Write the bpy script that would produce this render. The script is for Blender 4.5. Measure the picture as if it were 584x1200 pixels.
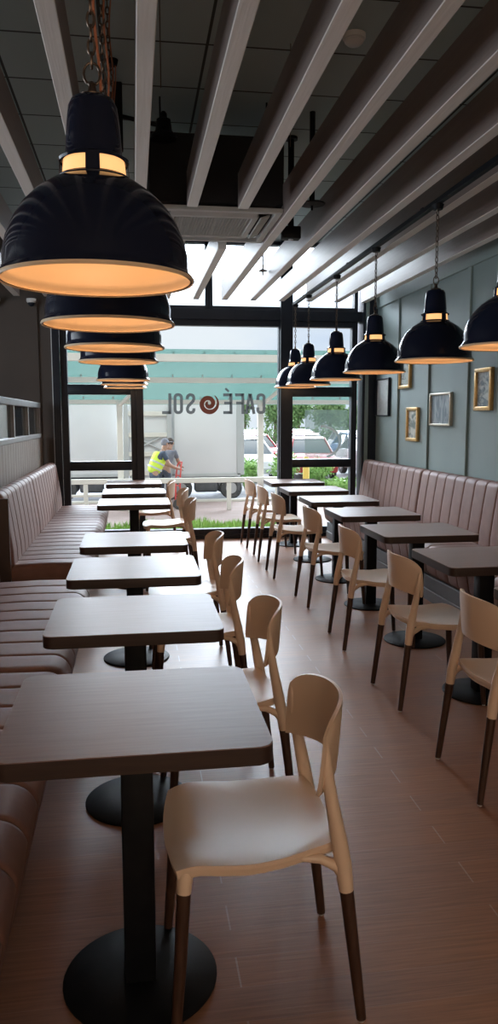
import bpy, bmesh, math, random
from mathutils import Vector, Matrix, noise
C = bpy.context.scene.collection
PI = math.pi
random.seed(7)
for o in list(bpy.data.objects): bpy.data.objects.remove(o)

# ------------------------------------------------------------------ camera, sky, sun, large lights, exposure
H, YAW, PITCH, ROLL, F = 1.4809, .1475, .1213, -.0022, 903.4
fw = Vector((math.sin(YAW)*math.cos(PITCH), math.cos(YAW)*math.cos(PITCH), -math.sin(PITCH)))
rt = Vector((math.cos(YAW), -math.sin(YAW), 0)); up = rt.cross(fw)
r2 = rt*math.cos(ROLL)+up*math.sin(ROLL); u2 = -rt*math.sin(ROLL)+up*math.cos(ROLL)
cd = bpy.data.cameras.new('camera'); cam = bpy.data.objects.new('camera', cd); C.objects.link(cam)
M3 = Matrix((r2, u2, -fw)).transposed()
cam.matrix_world = Matrix.Translation((0, 0, H)) @ M3.to_4x4()
cd.sensor_fit = 'VERTICAL'; cd.sensor_height = 36; cd.lens = F*36/1200; cd.clip_start = .05; cd.clip_end = 400
bpy.context.scene.camera = cam

world = bpy.data.worlds.new('sky'); bpy.context.scene.world = world; world.use_nodes = True
nt = world.node_tree; bg = nt.nodes['Background']
tc = nt.nodes.new('ShaderNodeTexCoord'); mp = nt.nodes.new('ShaderNodeMapping'); mp.inputs['Scale'].default_value = (1, 1, 4)
nz = nt.nodes.new('ShaderNodeTexNoise'); nz.inputs['Scale'].default_value = 3; nz.inputs['Detail'].default_value = 5
rp = nt.nodes.new('ShaderNodeValToRGB')
rp.color_ramp.elements[0].position = .35; rp.color_ramp.elements[0].color = (.66, .75, .92, 1)
rp.color_ramp.elements[1].position = .6; rp.color_ramp.elements[1].color = (.84, .88, .95, 1)
nt.links.new(tc.outputs['Generated'], mp.inputs[0]); nt.links.new(mp.outputs[0], nz.inputs[0])
nt.links.new(nz.outputs[0], rp.inputs[0]); nt.links.new(rp.outputs[0], bg.inputs[0])
# overcast sky with a bright patch added to light the room, well above the horizon, out over the car park
sx = nt.nodes.new('ShaderNodeSeparateXYZ'); nt.links.new(tc.outputs['Generated'], sx.inputs[0])
def mrange(src, a, b, c, d):
    n = nt.nodes.new('ShaderNodeMapRange'); n.interpolation_type = 'SMOOTHSTEP'
    for i, v in enumerate((a, b, c, d)): n.inputs[1+i].default_value = v
    nt.links.new(src, n.inputs[0]); return n.outputs[0]
def mth(op, p, q):
    n = nt.nodes.new('ShaderNodeMath'); n.operation = op
    for i, v in enumerate((p, q)):
        if isinstance(v, (int, float)): n.inputs[i].default_value = v
        else: nt.links.new(v, n.inputs[i])
    return n.outputs[0]
fac = mth('MULTIPLY', mth('MULTIPLY', mrange(sx.outputs[2], .12, .3, 0, 1), mrange(sx.outputs[2], .32, .66, 1, .12)), mrange(sx.outputs[1], 0, .6, 0, 1))
nt.links.new(mth('ADD', mth('MULTIPLY', fac, 29.0), 1.0), bg.inputs[1])

def light(name, kind, loc, rot, energy, color, **kw):
    d = bpy.data.lights.new(name, kind); d.energy = energy; d.color = color
    for k, v in kw.items(): setattr(d, k, v)
    o = bpy.data.objects.new(name, d); C.objects.link(o); o.location = loc; o.rotation_euler = rot
    return o
# sun from behind the building, high: lights the paving, trucks and cars, never the room
light('sun', 'SUN', (0, 0, 20), (math.radians(42), 0, math.radians(-18)), 1.2, (1, .95, .86), angle=math.radians(4))
# unseen fill lights added behind the camera and far left to brighten the room
light('rear_fill', 'AREA', (.6, -2.85, 1.9), (math.radians(90), 0, PI), 225, (1, .82, .66), shape='RECTANGLE', size=4, size_y=2.2)
light('side_fill', 'AREA', (-4.1, 4.5, 2.0), (math.radians(90), 0, math.radians(-90)), 120, (.8, .9, 1), shape='RECTANGLE', size=5, size_y=1.8)
vs = bpy.context.scene.view_settings
vs.view_transform = 'Standard'; vs.look = 'None'; vs.exposure = .1; vs.gamma = 1; vs.use_curve_mapping = False

# ------------------------------------------------------------------ materials
def mat(name, col, rough=.5, metal=0, **kw):
    m = bpy.data.materials.new(name); m.use_nodes = True
    b = m.node_tree.nodes['Principled BSDF']
    b.inputs['Base Color'].default_value = (*col, 1); b.inputs['Roughness'].default_value = rough; b.inputs['Metallic'].default_value = metal
    for k, v in kw.items():
        b.inputs[k].default_value = (*v, 1) if isinstance(v, tuple) else v
    return m
def nd(m, t): return m.node_tree.nodes.new(t)
def noisy(name, c1, c2, rough=.5, scale=(1, 1, 1), nscale=6, detail=4, bump=0, metal=0, lo=.35, hi=.65, rvar=0, **kw):
    m = mat(name, c1, rough, metal, **kw); L = m.node_tree.links.new; b = m.node_tree.nodes['Principled BSDF']
    t = nd(m, 'ShaderNodeTexCoord'); p = nd(m, 'ShaderNodeMapping'); p.inputs['Scale'].default_value = scale
    n = nd(m, 'ShaderNodeTexNoise'); n.inputs['Scale'].default_value = nscale; n.inputs['Detail'].default_value = detail
    r = nd(m, 'ShaderNodeValToRGB'); r.color_ramp.elements[0].position = lo; r.color_ramp.elements[1].position = hi
    r.color_ramp.elements[0].color = (*c1, 1); r.color_ramp.elements[1].color = (*c2, 1)
    L(t.outputs['Object'], p.inputs[0]); L(p.outputs[0], n.inputs[0]); L(n.outputs[0], r.inputs[0]); L(r.outputs[0], b.inputs['Base Color'])
    if bump:
        bp = nd(m, 'ShaderNodeBump'); bp.inputs['Strength'].default_value = bump; bp.inputs['Distance'].default_value = .01
        L(n.outputs[0], bp.inputs['Height']); L(bp.outputs[0], b.inputs['Normal'])
    if rvar:
        mr = nd(m, 'ShaderNodeMapRange'); mr.inputs[3].default_value = rough-rvar; mr.inputs[4].default_value = rough+rvar
        L(n.outputs[0], mr.inputs[0]); L(mr.outputs[0], b.inputs['Roughness'])
    return m

M_floor = mat('vinyl_planks', (.2, .1, .06), .38)
def build_floor_mat(m):
    L = m.node_tree.links.new; b = m.node_tree.nodes['Principled BSDF']
    t = nd(m, 'ShaderNodeTexCoord')
    mp = nd(m, 'ShaderNodeMapping'); mp.inputs['Location'].default_value = (.55, .02, 0); mp.inputs['Scale'].default_value = (1, 8, 1)
    br = nd(m, 'ShaderNodeTexBrick'); br.offset = .5; br.offset_frequency = 2
    br.inputs['Scale'].default_value = 1; br.inputs['Brick Width'].default_value = 1.6; br.inputs['Row Height'].default_value = .92
    br.inputs['Mortar Size'].default_value = .003; br.inputs['Mortar Smooth'].default_value = .3; br.inputs['Bias'].default_value = 0
    br.inputs['Color1'].default_value = (.30, .152, .096, 1); br.inputs['Color2'].default_value = (.34, .16, .086, 1); br.inputs['Mortar'].default_value = (.4, .27, .21, 1)
    gm = nd(m, 'ShaderNodeMapping'); gm.inputs['Scale'].default_value = (1.2, 26, 1)
    gn = nd(m, 'ShaderNodeTexNoise'); gn.inputs['Scale'].default_value = 4; gn.inputs['Detail'].default_value = 8; gn.inputs['Distortion'].default_value = .6
    gr = nd(m, 'ShaderNodeValToRGB'); gr.color_ramp.elements[0].position = .3; gr.color_ramp.elements[1].position = .72
    gr.color_ramp.elements[0].color = (.78, .77, .76, 1); gr.color_ramp.elements[1].color = (1.14, 1.12, 1.08, 1)
    mx = nd(m, 'ShaderNodeMix'); mx.data_type = 'RGBA'; mx.blend_type = 'MULTIPLY'; mx.inputs[0].default_value = 1
    L(t.outputs['Object'], mp.inputs[0]); L(mp.outputs[0], br.inputs['Vector'])
    L(t.outputs['Object'], gm.inputs[0]); L(gm.outputs[0], gn.inputs[0]); L(gn.outputs[0], gr.inputs[0])
    L(br.outputs['Color'], mx.inputs[6]); L(gr.outputs[0], mx.inputs[7]); L(mx.outputs[2], b.inputs['Base Color'])
    mr = nd(m, 'ShaderNodeMapRange'); b.inputs['Specular IOR Level'].default_value = .36; mr.inputs[3].default_value = .34; mr.inputs[4].default_value = .5
    L(gn.outputs[0], mr.inputs[0]); L(mr.outputs[0], b.inputs['Roughness'])
    bp = nd(m, 'ShaderNodeBump'); bp.inputs['Strength'].default_value = .15; bp.inputs['Distance'].default_value = .004
    L(gn.outputs[0], bp.inputs['Height']); L(bp.outputs[0], b.inputs['Normal'])
build_floor_mat(M_floor)

def grid_mat(name, base, line, w, h, mortar, rough, axes='xy', loc=(0, 0, 0)):
    m = mat(name, base, rough); L = m.node_tree.links.new; b = m.node_tree.nodes['Principled BSDF']
    t = nd(m, 'ShaderNodeTexCoord'); mp = nd(m, 'ShaderNodeMapping'); mp.inputs['Location'].default_value = loc
    if axes == 'yz': mp.inputs['Rotation'].default_value = (0, 0, 0)
    br = nd(m, 'ShaderNodeTexBrick'); br.offset = 0; br.inputs['Scale'].default_value = 1
    br.inputs['Brick Width'].default_value = w; br.inputs['Row Height'].default_value = h; br.inputs['Mortar Size'].default_value = mortar
    br.inputs['Color1'].default_value = (*base, 1); br.inputs['Color2'].default_value = (*[c*.9 for c in base], 1); br.inputs['Mortar'].default_value = (*line, 1)
    if axes == 'yz':
        s = nd(m, 'ShaderNodeSeparateXYZ'); c = nd(m, 'ShaderNodeCombineXYZ')
        L(t.outputs['Object'], s.inputs[0]); L(s.outputs[1], c.inputs[0]); L(s.outputs[2], c.inputs[1]); L(c.outputs[0], mp.inputs[0])
    else: L(t.outputs['Object'], mp.inputs[0])
    L(mp.outputs[0], br.inputs['Vector']); L(br.outputs['Color'], b.inputs['Base Color'])
    return m
M_ceil = grid_mat('ceiling_tiles', (.42, .53, .545), (.04, .05, .05), .6, .6, .009, .85, loc=(.14, .12, 0))
M_sage = noisy('sage_paint', (.205, .27, .262), (.22, .285, .276), .5, nscale=3)
M_brownwall = noisy('brown_paint', (.085, .068, .058), (.095, .077, .065), .7, nscale=2)
M_wall = noisy('greige_paint', (.28, .25, .22), (.31, .28, .25), .8, nscale=2)
M_frame = noisy('window_frame_paint', (.011, .016, .026), (.014, .02, .031), .38, nscale=10, **{'Specular IOR Level': .3})
M_trimw = mat('white_trim', (.75, .77, .78), .5)
M_beamside = noisy('beam_side_brown', (.25, .2, .18), (.29, .23, .21), .36, scale=(20, .8, 20), nscale=4, bump=.1)  # darker brown tone for the upright long faces of the beams
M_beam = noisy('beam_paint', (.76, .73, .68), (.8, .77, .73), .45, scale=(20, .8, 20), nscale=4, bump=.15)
M_table = noisy('table_laminate', (.21, .132, .11), (.24, .155, .13), .4, scale=(2, 30, 2), nscale=3, detail=7, bump=.04, **{'Specular IOR Level': .3})
M_edge = noisy('table_edge', (.026, .013, .01), (.036, .019, .014), .45, scale=(2, 2, 30), nscale=3)
M_black = noisy('black_metal', (.005, .006, .008), (.008, .009, .011), .5, nscale=20, **{'Specular IOR Level': .15})
M_shell = noisy('cream_plastic', (.74, .565, .425), (.76, .585, .445), .4, nscale=4)
M_leg = noisy('dark_leg_wood', (.038, .018, .012), (.065, .032, .021), .42, scale=(8, 8, 1), nscale=12)
M_foot = mat('leg_glide', (.5, .5, .5), .4)
M_leather = noisy('brown_leather', (.185, .093, .072), (.215, .112, .088), .55, nscale=12, detail=6, bump=.1, rvar=.04, **{'Specular IOR Level': .38})
M_plinth = noisy('grey_plinth', (.1, .098, .098), (.12, .116, .115), .55, nscale=3)
M_plinthb = noisy('brown_plinth', (.06, .038, .03), (.075, .048, .038), .5, nscale=3)
M_navy = noisy('navy_enamel', (.012, .016, .034), (.010, .014, .032), .1, nscale=4, **{'Specular IOR Level': .22})
M_inner = noisy('cream_enamel', (.8, .62, .42), (.82, .64, .44), .45, nscale=5)
M_chain = mat('antique_chain', (.12, .09, .07), .35, .9)
M_copper = mat('copper_cable', (.45, .17, .09), .4, .2)
M_glow = mat('lamp_diffuser', (.9, .6, .3), .5, **{'Emission Color': (1, .52, .2), 'Emission Strength': 1.0})
M_bulb = mat('bulb_glass', (1, .8, .5), .3, **{'Emission Color': (1, .6, .28), 'Emission Strength': 4})
M_gold = noisy('gold_frame', (.5, .3, .1), (.62, .4, .16), .35, nscale=30, metal=.6)
M_silver = noisy('champagne_frame', (.42, .38, .3), (.5, .45, .36), .35, nscale=30, metal=.5)
M_white = mat('white_plastic', (.75, .75, .73), .4)
M_acw = noisy('cassette_plastic', (.42, .42, .40), (.45, .45, .43), .5, nscale=5)
M_dark = mat('dark_void', (.01, .01, .012), .8)
M_pgrey = noisy('screen_panel_wood', (.24, .2, .17), (.29, .25, .215), .38, scale=(1, 1, .6), nscale=8)
M_rail = noisy('pewter_rail', (.3, .32, .33), (.34, .36, .37), .35, nscale=8)
M_mirror = mat('tinted_screen_glass', (.03, .04, .045), .04, 0, **{'IOR': 1.9})
def glass_mat(name, tint=(.96, .98, .97), refl=1.0):
    m = bpy.data.materials.new(name); m.use_nodes = True; n = m.node_tree.nodes; L = m.node_tree.links.new
    n.remove(n['Principled BSDF']); out = n['Material Output']
    tr = nd(m, 'ShaderNodeBsdfTransparent'); tr.inputs[0].default_value = (*tint, 1)
    gl = nd(m, 'ShaderNodeBsdfGlossy'); gl.inputs['Roughness'].default_value = .02
    fr = nd(m, 'ShaderNodeFresnel'); fr.inputs[0].default_value = 1.2
    mx = nd(m, 'ShaderNodeMixShader'); L(fr.outputs[0], mx.inputs[0]); L(tr.outputs[0], mx.inputs[1]); L(gl.outputs[0], mx.inputs[2]); L(mx.outputs[0], out.inputs[0])
    return m
M_glass = glass_mat('window_glass')
def veil(name, col, dens):
    m = bpy.data.materials.new(name); m.use_nodes = True; n = m.node_tree.nodes; L = m.node_tree.links.new
    n.remove(n['Principled BSDF']); out = n['Material Output']
    tr = nd(m, 'ShaderNodeBsdfTransparent'); tl = nd(m, 'ShaderNodeBsdfTranslucent'); tl.inputs[0].default_value = (*col, 1)
    df = nd(m, 'ShaderNodeBsdfDiffuse'); df.inputs[0].default_value = (*col, 1); a = nd(m, 'ShaderNodeMixShader'); a.inputs[0].default_value = .5
    L(tl.outputs[0], a.inputs[1]); L(df.outputs[0], a.inputs[2])
    mx = nd(m, 'ShaderNodeMixShader'); mx.inputs[0].default_value = dens
    L(tr.outputs[0], mx.inputs[1]); L(a.outputs[0], mx.inputs[2]); L(mx.outputs[0], out.inputs[0])
    return m
M_teal = veil('teal_canopy_glass', (.2, .33, .3), .82)
M_letter = veil('grey_vinyl', (.16, .17, .17), .85)
M_spiral = veil('brown_vinyl', (.2, .075, .05), .92)
M_decal = veil('frosted_decal', (.13, .17, .15), .4)
M_swirl = veil('white_decal', (.5, .52, .51), .8)

# ------------------------------------------------------------------ mesh helpers
def setp(o, label=None, cat=None, group=None, kind=None):
    if label: o['label'] = label
    if cat: o['category'] = cat
    if group: o['group'] = group
    if kind: o['kind'] = kind
    return o
def obj(name, bm, m, parent=None, smooth=40, loc=None, mats=None):
    bmesh.ops.recalc_face_normals(bm, faces=bm.faces)
    me = bpy.data.meshes.new(name); bm.to_mesh(me); bm.free()
    for x in (mats or [m]): me.materials.append(x)
    if smooth:
        for p in me.polygons: p.use_smooth = True
        me.set_sharp_from_angle(angle=math.radians(smooth))
    o = bpy.data.objects.new(name, me); C.objects.link(o)
    if parent: o.parent = parent
    if loc: o.location = loc
    return o
def thing(name, label, cat, loc=(0, 0, 0), rotz=0, group=None):
    o = bpy.data.objects.new(name, None); C.objects.link(o); o.location = loc; o.rotation_euler = (0, 0, rotz)
    o.empty_display_size = .1
    return setp(o, label, cat, group)
def dup(root, loc, rotz, label, group=None):
    r = root.copy(); C.objects.link(r); r.location = loc; r.rotation_euler = (0, 0, rotz); r['label'] = label
    if group: r['group'] = group
    for ch in list(root.children):
        c = ch.copy(); C.objects.link(c); c.parent = r
        for g in list(ch.children):
            d = g.copy(); C.objects.link(d); d.parent = c
    return r
def B(): return bmesh.new()
def box(bm, x0, x1, y0, y1, z0, z1, bev=0, seg=2, mi=0, rot=None, piv=None):
    t = bmesh.new(); bmesh.ops.create_cube(t, size=1)
    for v in t.verts:
        v.co = Vector(((x0+x1)/2+v.co.x*(x1-x0), (y0+y1)/2+v.co.y*(y1-y0), (z0+z1)/2+v.co.z*(z1-z0)))
    if bev: bmesh.ops.bevel(t, geom=t.edges[:], offset=bev, segments=seg, affect='EDGES', profile=.5)
    if rot is not None:
        pv = Vector(piv) if piv is not None else Vector(((x0+x1)/2, (y0+y1)/2, (z0+z1)/2))
        for v in t.verts: v.co = rot @ (v.co-pv) + pv
    merge(bm, t, mi); return bm
def merge(bm, t, mi=0):
    vm = [bm.verts.new(v.co) for v in t.verts]; t.verts.index_update()
    for f in t.faces:
        nf = bm.faces.new([vm[v.index] for v in f.verts]); nf.material_index = mi
    t.free()
def ring_faces(bm, rings, close=True, caps=True, mi=0):
    n = len(rings[0])
    for a, b in zip(rings, rings[1:]):
        for i in range(n if close else n-1):
            f = bm.faces.new((a[i], a[(i+1) % n], b[(i+1) % n], b[i])); f.material_index = mi
    if caps and close:
        bm.faces.new(rings[0][::-1]).material_index = mi; bm.faces.new(rings[-1]).material_index = mi
def lathe(bm, prof, n=32, c=(0, 0, 0), mi=0, caps=True):
    rings = [[bm.verts.new((c[0]+r*math.cos(2*PI*i/n), c[1]+r*math.sin(2*PI*i/n), c[2]+z)) for i in range(n)] for r, z in prof]
    ring_faces(bm, rings, True, caps, mi); return bm
def tube(bm, pts, rad, n=10, caps=True, closed=False, mi=0):
    pts = [Vector(p) for p in pts]; N = len(pts); rad = rad if isinstance(rad, (list, tuple)) else [rad]*N
    rings = []; ref = None
    for i, p in enumerate(pts):
        if closed: d = pts[(i+1) % N]-pts[i-1]
        else: d = pts[min(i+1, N-1)]-pts[max(i-1, 0)]
        d.normalize()
        if ref is None: ref = Vector((0, 0, 1)) if abs(d.z) < .9 else Vector((1, 0, 0))
        a = (ref-d*ref.dot(d)).normalized(); ref = a; b = d.cross(a)
        rings.append([bm.verts.new(p+(a*math.cos(2*PI*k/n)+b*math.sin(2*PI*k/n))*rad[i]) for k in range(n)])
    if closed:
        rings.append(rings[0]); ring_faces(bm, rings, True, False, mi)
    else: ring_faces(bm, rings, True, caps, mi)
    return bm
def prism(bm, pts, z0, z1, bev=0, mi=0, fn=None):
    t = bmesh.new(); a = [t.verts.new((x, y, z0)) for x, y in pts]; b = [t.verts.new((x, y, z1)) for x, y in pts]
    t.faces.new(a[::-1]); t.faces.new(b); n = len(pts)
    for i in range(n): t.faces.new((a[i], a[(i+1) % n], b[(i+1) % n], b[i]))
    if bev:
        ed = [e for e in t.edges if abs(e.verts[0].co.z-e.verts[1].co.z) < 1e-6]
        bmesh.ops.bevel(t, geom=ed, offset=bev, segments=1, affect='EDGES', profile=.5)
    if fn:
        for v in t.verts: v.co = fn(v.co)
    merge(bm, t, mi); return bm
def rrect(hx, hy, r, n=6, cx=0, cy=0):
    out = []
    for sx, sy, a0 in ((1, 1, 0), (-1, 1, 90), (-1, -1, 180), (1, -1, 270)):
        for k in range(n+1):
            a = math.radians(a0+90*k/n); out.append((cx+sx*(hx-r)+r*math.cos(a), cy+sy*(hy-r)+r*math.sin(a)))
    return out
def shell(bm, fn, nu, nv, th):
    """closed sheet of thickness th round the surface fn(u,v), u,v in 0..1"""
    P = [[Vector(fn(i/nu, j/nv)) for j in range(nv+1)] for i in range(nu+1)]
    def nrm(i, j):
        a = P[min(i+1, nu)][j]-P[max(i-1, 0)][j]; b = P[i][min(j+1, nv)]-P[i][max(j-1, 0)]
        c = a.cross(b); return c.normalized() if c.length > 1e-9 else Vector((0, 0, 1))
    T = [[bm.verts.new(P[i][j]+nrm(i, j)*th/2) for j in range(nv+1)] for i in range(nu+1)]
    Q = [[bm.verts.new(P[i][j]-nrm(i, j)*th/2) for j in range(nv+1)] for i in range(nu+1)]
    for i in range(nu):
        for j in range(nv):
            bm.faces.new((T[i][j], T[i+1][j], T[i+1][j+1], T[i][j+1])); bm.faces.new((Q[i][j], Q[i][j+1], Q[i+1][j+1], Q[i+1][j]))
    bd = [(i, 0) for i in range(nu)]+[(nu, j) for j in range(nv)]+[(i, nv) for i in range(nu, 0, -1)]+[(0, j) for j in range(nv, 0, -1)]
    for k in range(len(bd)):
        (a, b), (c, d) = bd[k], bd[(k+1) % len(bd)]
        bm.faces.new((T[a][b], Q[a][b], Q[c][d], T[c][d]))
    return bm
def struct(name, bm, m, parent=None, **k):
    o = obj(name, bm, m, parent, **k)
    if not parent: o['kind'] = 'structure'
    return o

# ------------------------------------------------------------------ room shell
YW, XR, XL, YB, ZC, ZB = 9.42, 2.98, -4.2, -3.0, 3.6, 2.84
struct('floor', box(B(), XL, XR, YB, YW+.1, -.12, 0), M_floor, smooth=0)
struct('ceiling', box(B(), XL, XR, YB, YW+.25, ZC, ZC+.15), M_ceil, smooth=0)
struct('wall_back', box(B(), XL-.15, XR+.15, YB-.15, YB, -.12, ZC+.15), M_wall, smooth=0)
struct('wall_left', box(B(), XL-.15, XL, YB, YW+.25, -.12, ZC+.15), M_wall, smooth=0)
wr = struct('wall_right', box(B(), XR, XR+.2, YB, YW+.25, -.12, ZC+.15), M_sage, smooth=0)
struct('wall_far', box(B(), XL, -.90, YW, YW+.25, -.12, ZC), M_brownwall, smooth=0)
# brown boxed column and soffit beside the window
b = B(); box(b, -1.62, -1.08, YW-.03, YW, 0, ZB); struct('trim_1', b, M_brownwall, smooth=0)
# sage wall battens and rails
b = B()
for y in (9.36, 8.5, 7.58, 6.64, 5.7, 4.76, 3.82, 2.88, 1.94, 1.0): box(b, XR-.022, XR, y-.03, y+.03, .9, 2.8, .003, 1)
struct('trim_2', b, M_sage, smooth=0)
b = B(); box(b, XR-.024, XR, YB, YW, 2.8, 2.93, .003, 1); struct('trim_3', b, M_sage, smooth=0)
b = B(); box(b, XR-.03, XR, YB, YW, .82, .93, .003, 1); struct('trim_4', b, M_sage, smooth=0)
struct('baseboard_right', box(B(), XR-.02, XR, YB, YW, 0, .12), M_plinth, smooth=0)
# corner column in sage between the window and the wall
b = B(); box(b, 2.80, XR, YW-.12, YW+.1, 0, ZC, .004, 1); struct('trim_5', b, M_frame, smooth=0)
b = B(); box(b, 2.83, 2.87, YW-.135, YW-.12, 0, ZC); struct('trim_6', b, M_sage, smooth=0)

# ------------------------------------------------------------------ window
def window(name, x0, x1, z0, z1, muls=(), rails=(), fr=.05, skipx=()):
    """outer frame with mullions (x, half width) and rails (z0, z1) plus one pane per cell"""
    b = B(); y0, y1 = YW-.02, YW+.09
    box(b, x0, x0+fr, y0, y1, z0, z1, .004, 1); box(b, x1-fr, x1, y0, y1, z0, z1, .004, 1)
    box(b, x0+fr, x1-fr, y0, y1, z0, z0+fr, .004, 1); box(b, x0+fr, x1-fr, y0, y1, z1-fr, z1, .004, 1)
    f = struct(name, b, M_frame)
    for x, h in muls: struct('mullion', box(B(), x-h, x+h, y0, y1, z0+fr, z1-fr, .004, 1), M_frame, f)
    for a, c in rails: struct('rail', box(B(), x0+fr, x1-fr, y0-.02, y1, a, c, .006, 2), M_frame, f)
    struct('pane', box(B(), x0+fr*.8, x1-fr*.8, YW+.03, YW+.042, z0+fr*.8, z1-fr*.8), M_glass, f, smooth=0)
    return f
b = B(); box(b, -.92, 2.8, YW-.05, YW+.12, 0, .05, .004, 1); struct('trim_7', b, M_frame)
window('window_1', -.84, .05, .05, 2.65, rails=((1.76, 1.88), (.86, .97)), fr=.08)
window('window_2', .05, 1.84, .05, 2.65, fr=.07)
window('window_3', 1.84, 2.76, .05, 2.65, rails=((1.74, 1.86), (.87, .97)), fr=.07)
b = B(); box(b, -.92, 2.8, YW-.05, YW+.11, 2.65, 2.77, .004, 1); struct('trim_8', b, M_frame)
window('window_4', -.84, .92, 2.77, 3.58, fr=.045, muls=((.09, .04),))
window('window_5', .92, 2.76, 2.77, 3.58, fr=.045, muls=((1.86, .06),))
# heavy posts of the curtain wall
for i, (x0, x1) in enumerate(((-.92, -.84), (.03, .12), (1.78, 1.93))):
    struct('trim_%d' % (9+i), box(B(), x0, x1, YW-.09, YW-.02, .05, ZC, .005, 1), M_frame)
struct('trim_12', box(B(), -.935, -.92, YW-.04, YW, 0, ZC), M_trimw, smooth=0)

# ------------------------------------------------------------------ ceiling beams
def beam(x_right, segs, i):
    out = []
    for (y0, y1) in segs:
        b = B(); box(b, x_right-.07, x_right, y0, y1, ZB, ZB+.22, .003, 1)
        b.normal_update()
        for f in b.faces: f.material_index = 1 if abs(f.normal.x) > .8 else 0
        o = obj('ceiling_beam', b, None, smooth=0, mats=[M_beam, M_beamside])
        out.append(o)
    return out
BE = 9.12
beam_lab = {-8: None}
wh = ['third', 'second', 'nearest']
for k in range(-9, 9):
    xr = .106+.334*k
    segs = [(YB+.05, BE)]
    if k in (1, 2): segs = [(YB+.05, 5.2), (6.42, BE)]
    for j, o in enumerate(beam(xr, segs, k)):
        if k == 0: lab = 'pale timber ceiling beam passing close right of the front pendant lamp'
        elif k == 1: lab = ['pale ceiling beam cut short in front of the air cassette, left one of the two', 'short pale ceiling beam from air cassette to window, left one'][j]
        elif k == 2: lab = ['pale ceiling beam cut short in front of the air cassette, right one of the two', 'short pale ceiling beam from air cassette to window, right one'][j]
        elif k == 3: lab = 'long pale ceiling beam running just right of the air cassette'
        elif k == 4: lab = 'long pale ceiling beam, second one right of the air cassette'
        elif k == 5: lab = 'long pale ceiling beam directly left of the black lamp track'
        elif k == 6: lab = 'pale ceiling beam first to the right of the black lamp track'
        elif k == 7: lab = 'pale ceiling beam second to the right of the black lamp track'
        elif k == 8: lab = 'pale ceiling beam nearest to the green panelled wall'
        elif k == -1: lab = 'pale ceiling beam passing close left of the front pendant lamp'
        elif k == -2: lab = 'pale ceiling beam second to the left of the front pendant lamp'
        elif k == -3: lab = 'pale ceiling beam third to the left of the front pendant lamp'
        else: lab = 'pale ceiling beam over the part of the room left of the glazed screen'
        setp(o, lab, 'beam', 'pale beams running under the ceiling towards the window')

# ------------------------------------------------------------------ tables
def make_table(label, group, loc):
    t = thing('cafe_table', label, 'table', loc, 0, group)
    b = B(); prism(b, rrect(.311, .287, .035), .706, .75, .0025)
    for f in b.faces: f.material_index = 0 if f.calc_center_median().z > .7475 else 1
    obj('tabletop', b, None, t, smooth=20, mats=[M_table, M_edge])
    b = B(); box(b, -.041, .041, -.041, .041, .012, .69, .006, 2); obj('column', b, M_black, t)
    b = B(); box(b, -.16, .16, -.03, .03, .688, .706, .003, 1); box(b, -.03, .03, -.16, .16, .688, .706, .003, 1); obj('top_bracket', b, M_black, t)
    b = B(); lathe(b, [(.2, 0), (.203, .004), (.203, .008), (.198, .012), (.06, .018)], 48); obj('base_plate', b, M_black, t)
    return t
GL, GR = 'tables along the brown bench on the left', 'tables along the bench under the green wall'
LY = [1.915, 2.885, 3.81, 4.715, 6.86, 7.86, 8.98]
LX = -.01
lt = ['foreground square brown cafe table filling the lower left',
      'brown cafe table second from the camera in the left row',
      'brown cafe table third from the camera in the left row',
      'brown cafe table fourth in left row, at the end of the near bench',
      'brown cafe table fifth in left row, nearest of three by the far bench',
      'brown cafe table sixth in left row, middle of three by the far bench',
      'brown cafe table last in left row, right against the window']
table0 = make_table(lt[0], GL, (LX, LY[0], 0))
for i in range(1, 7): dup(table0, (LX, LY[i], 0), 0, lt[i])
RX = 1.835
RYt = [2.81+k*1.0 for k in range(7)]
rl = ['dark cafe table at the right edge of the photo, mostly cut off',
      'dark cafe table second from the camera in the right row',
      'dark cafe table third from the camera in the right row',
      'dark cafe table fourth from the camera in the right row',
      'dark cafe table fifth from the camera in the right row',
      'dark cafe table sixth from the camera, second from window in the right row',
      'dark cafe table farthest in the right row, right against the window']
for i in range(7): dup(table0, (RX, RYt[i], 0), 0, rl[i], GR)

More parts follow.
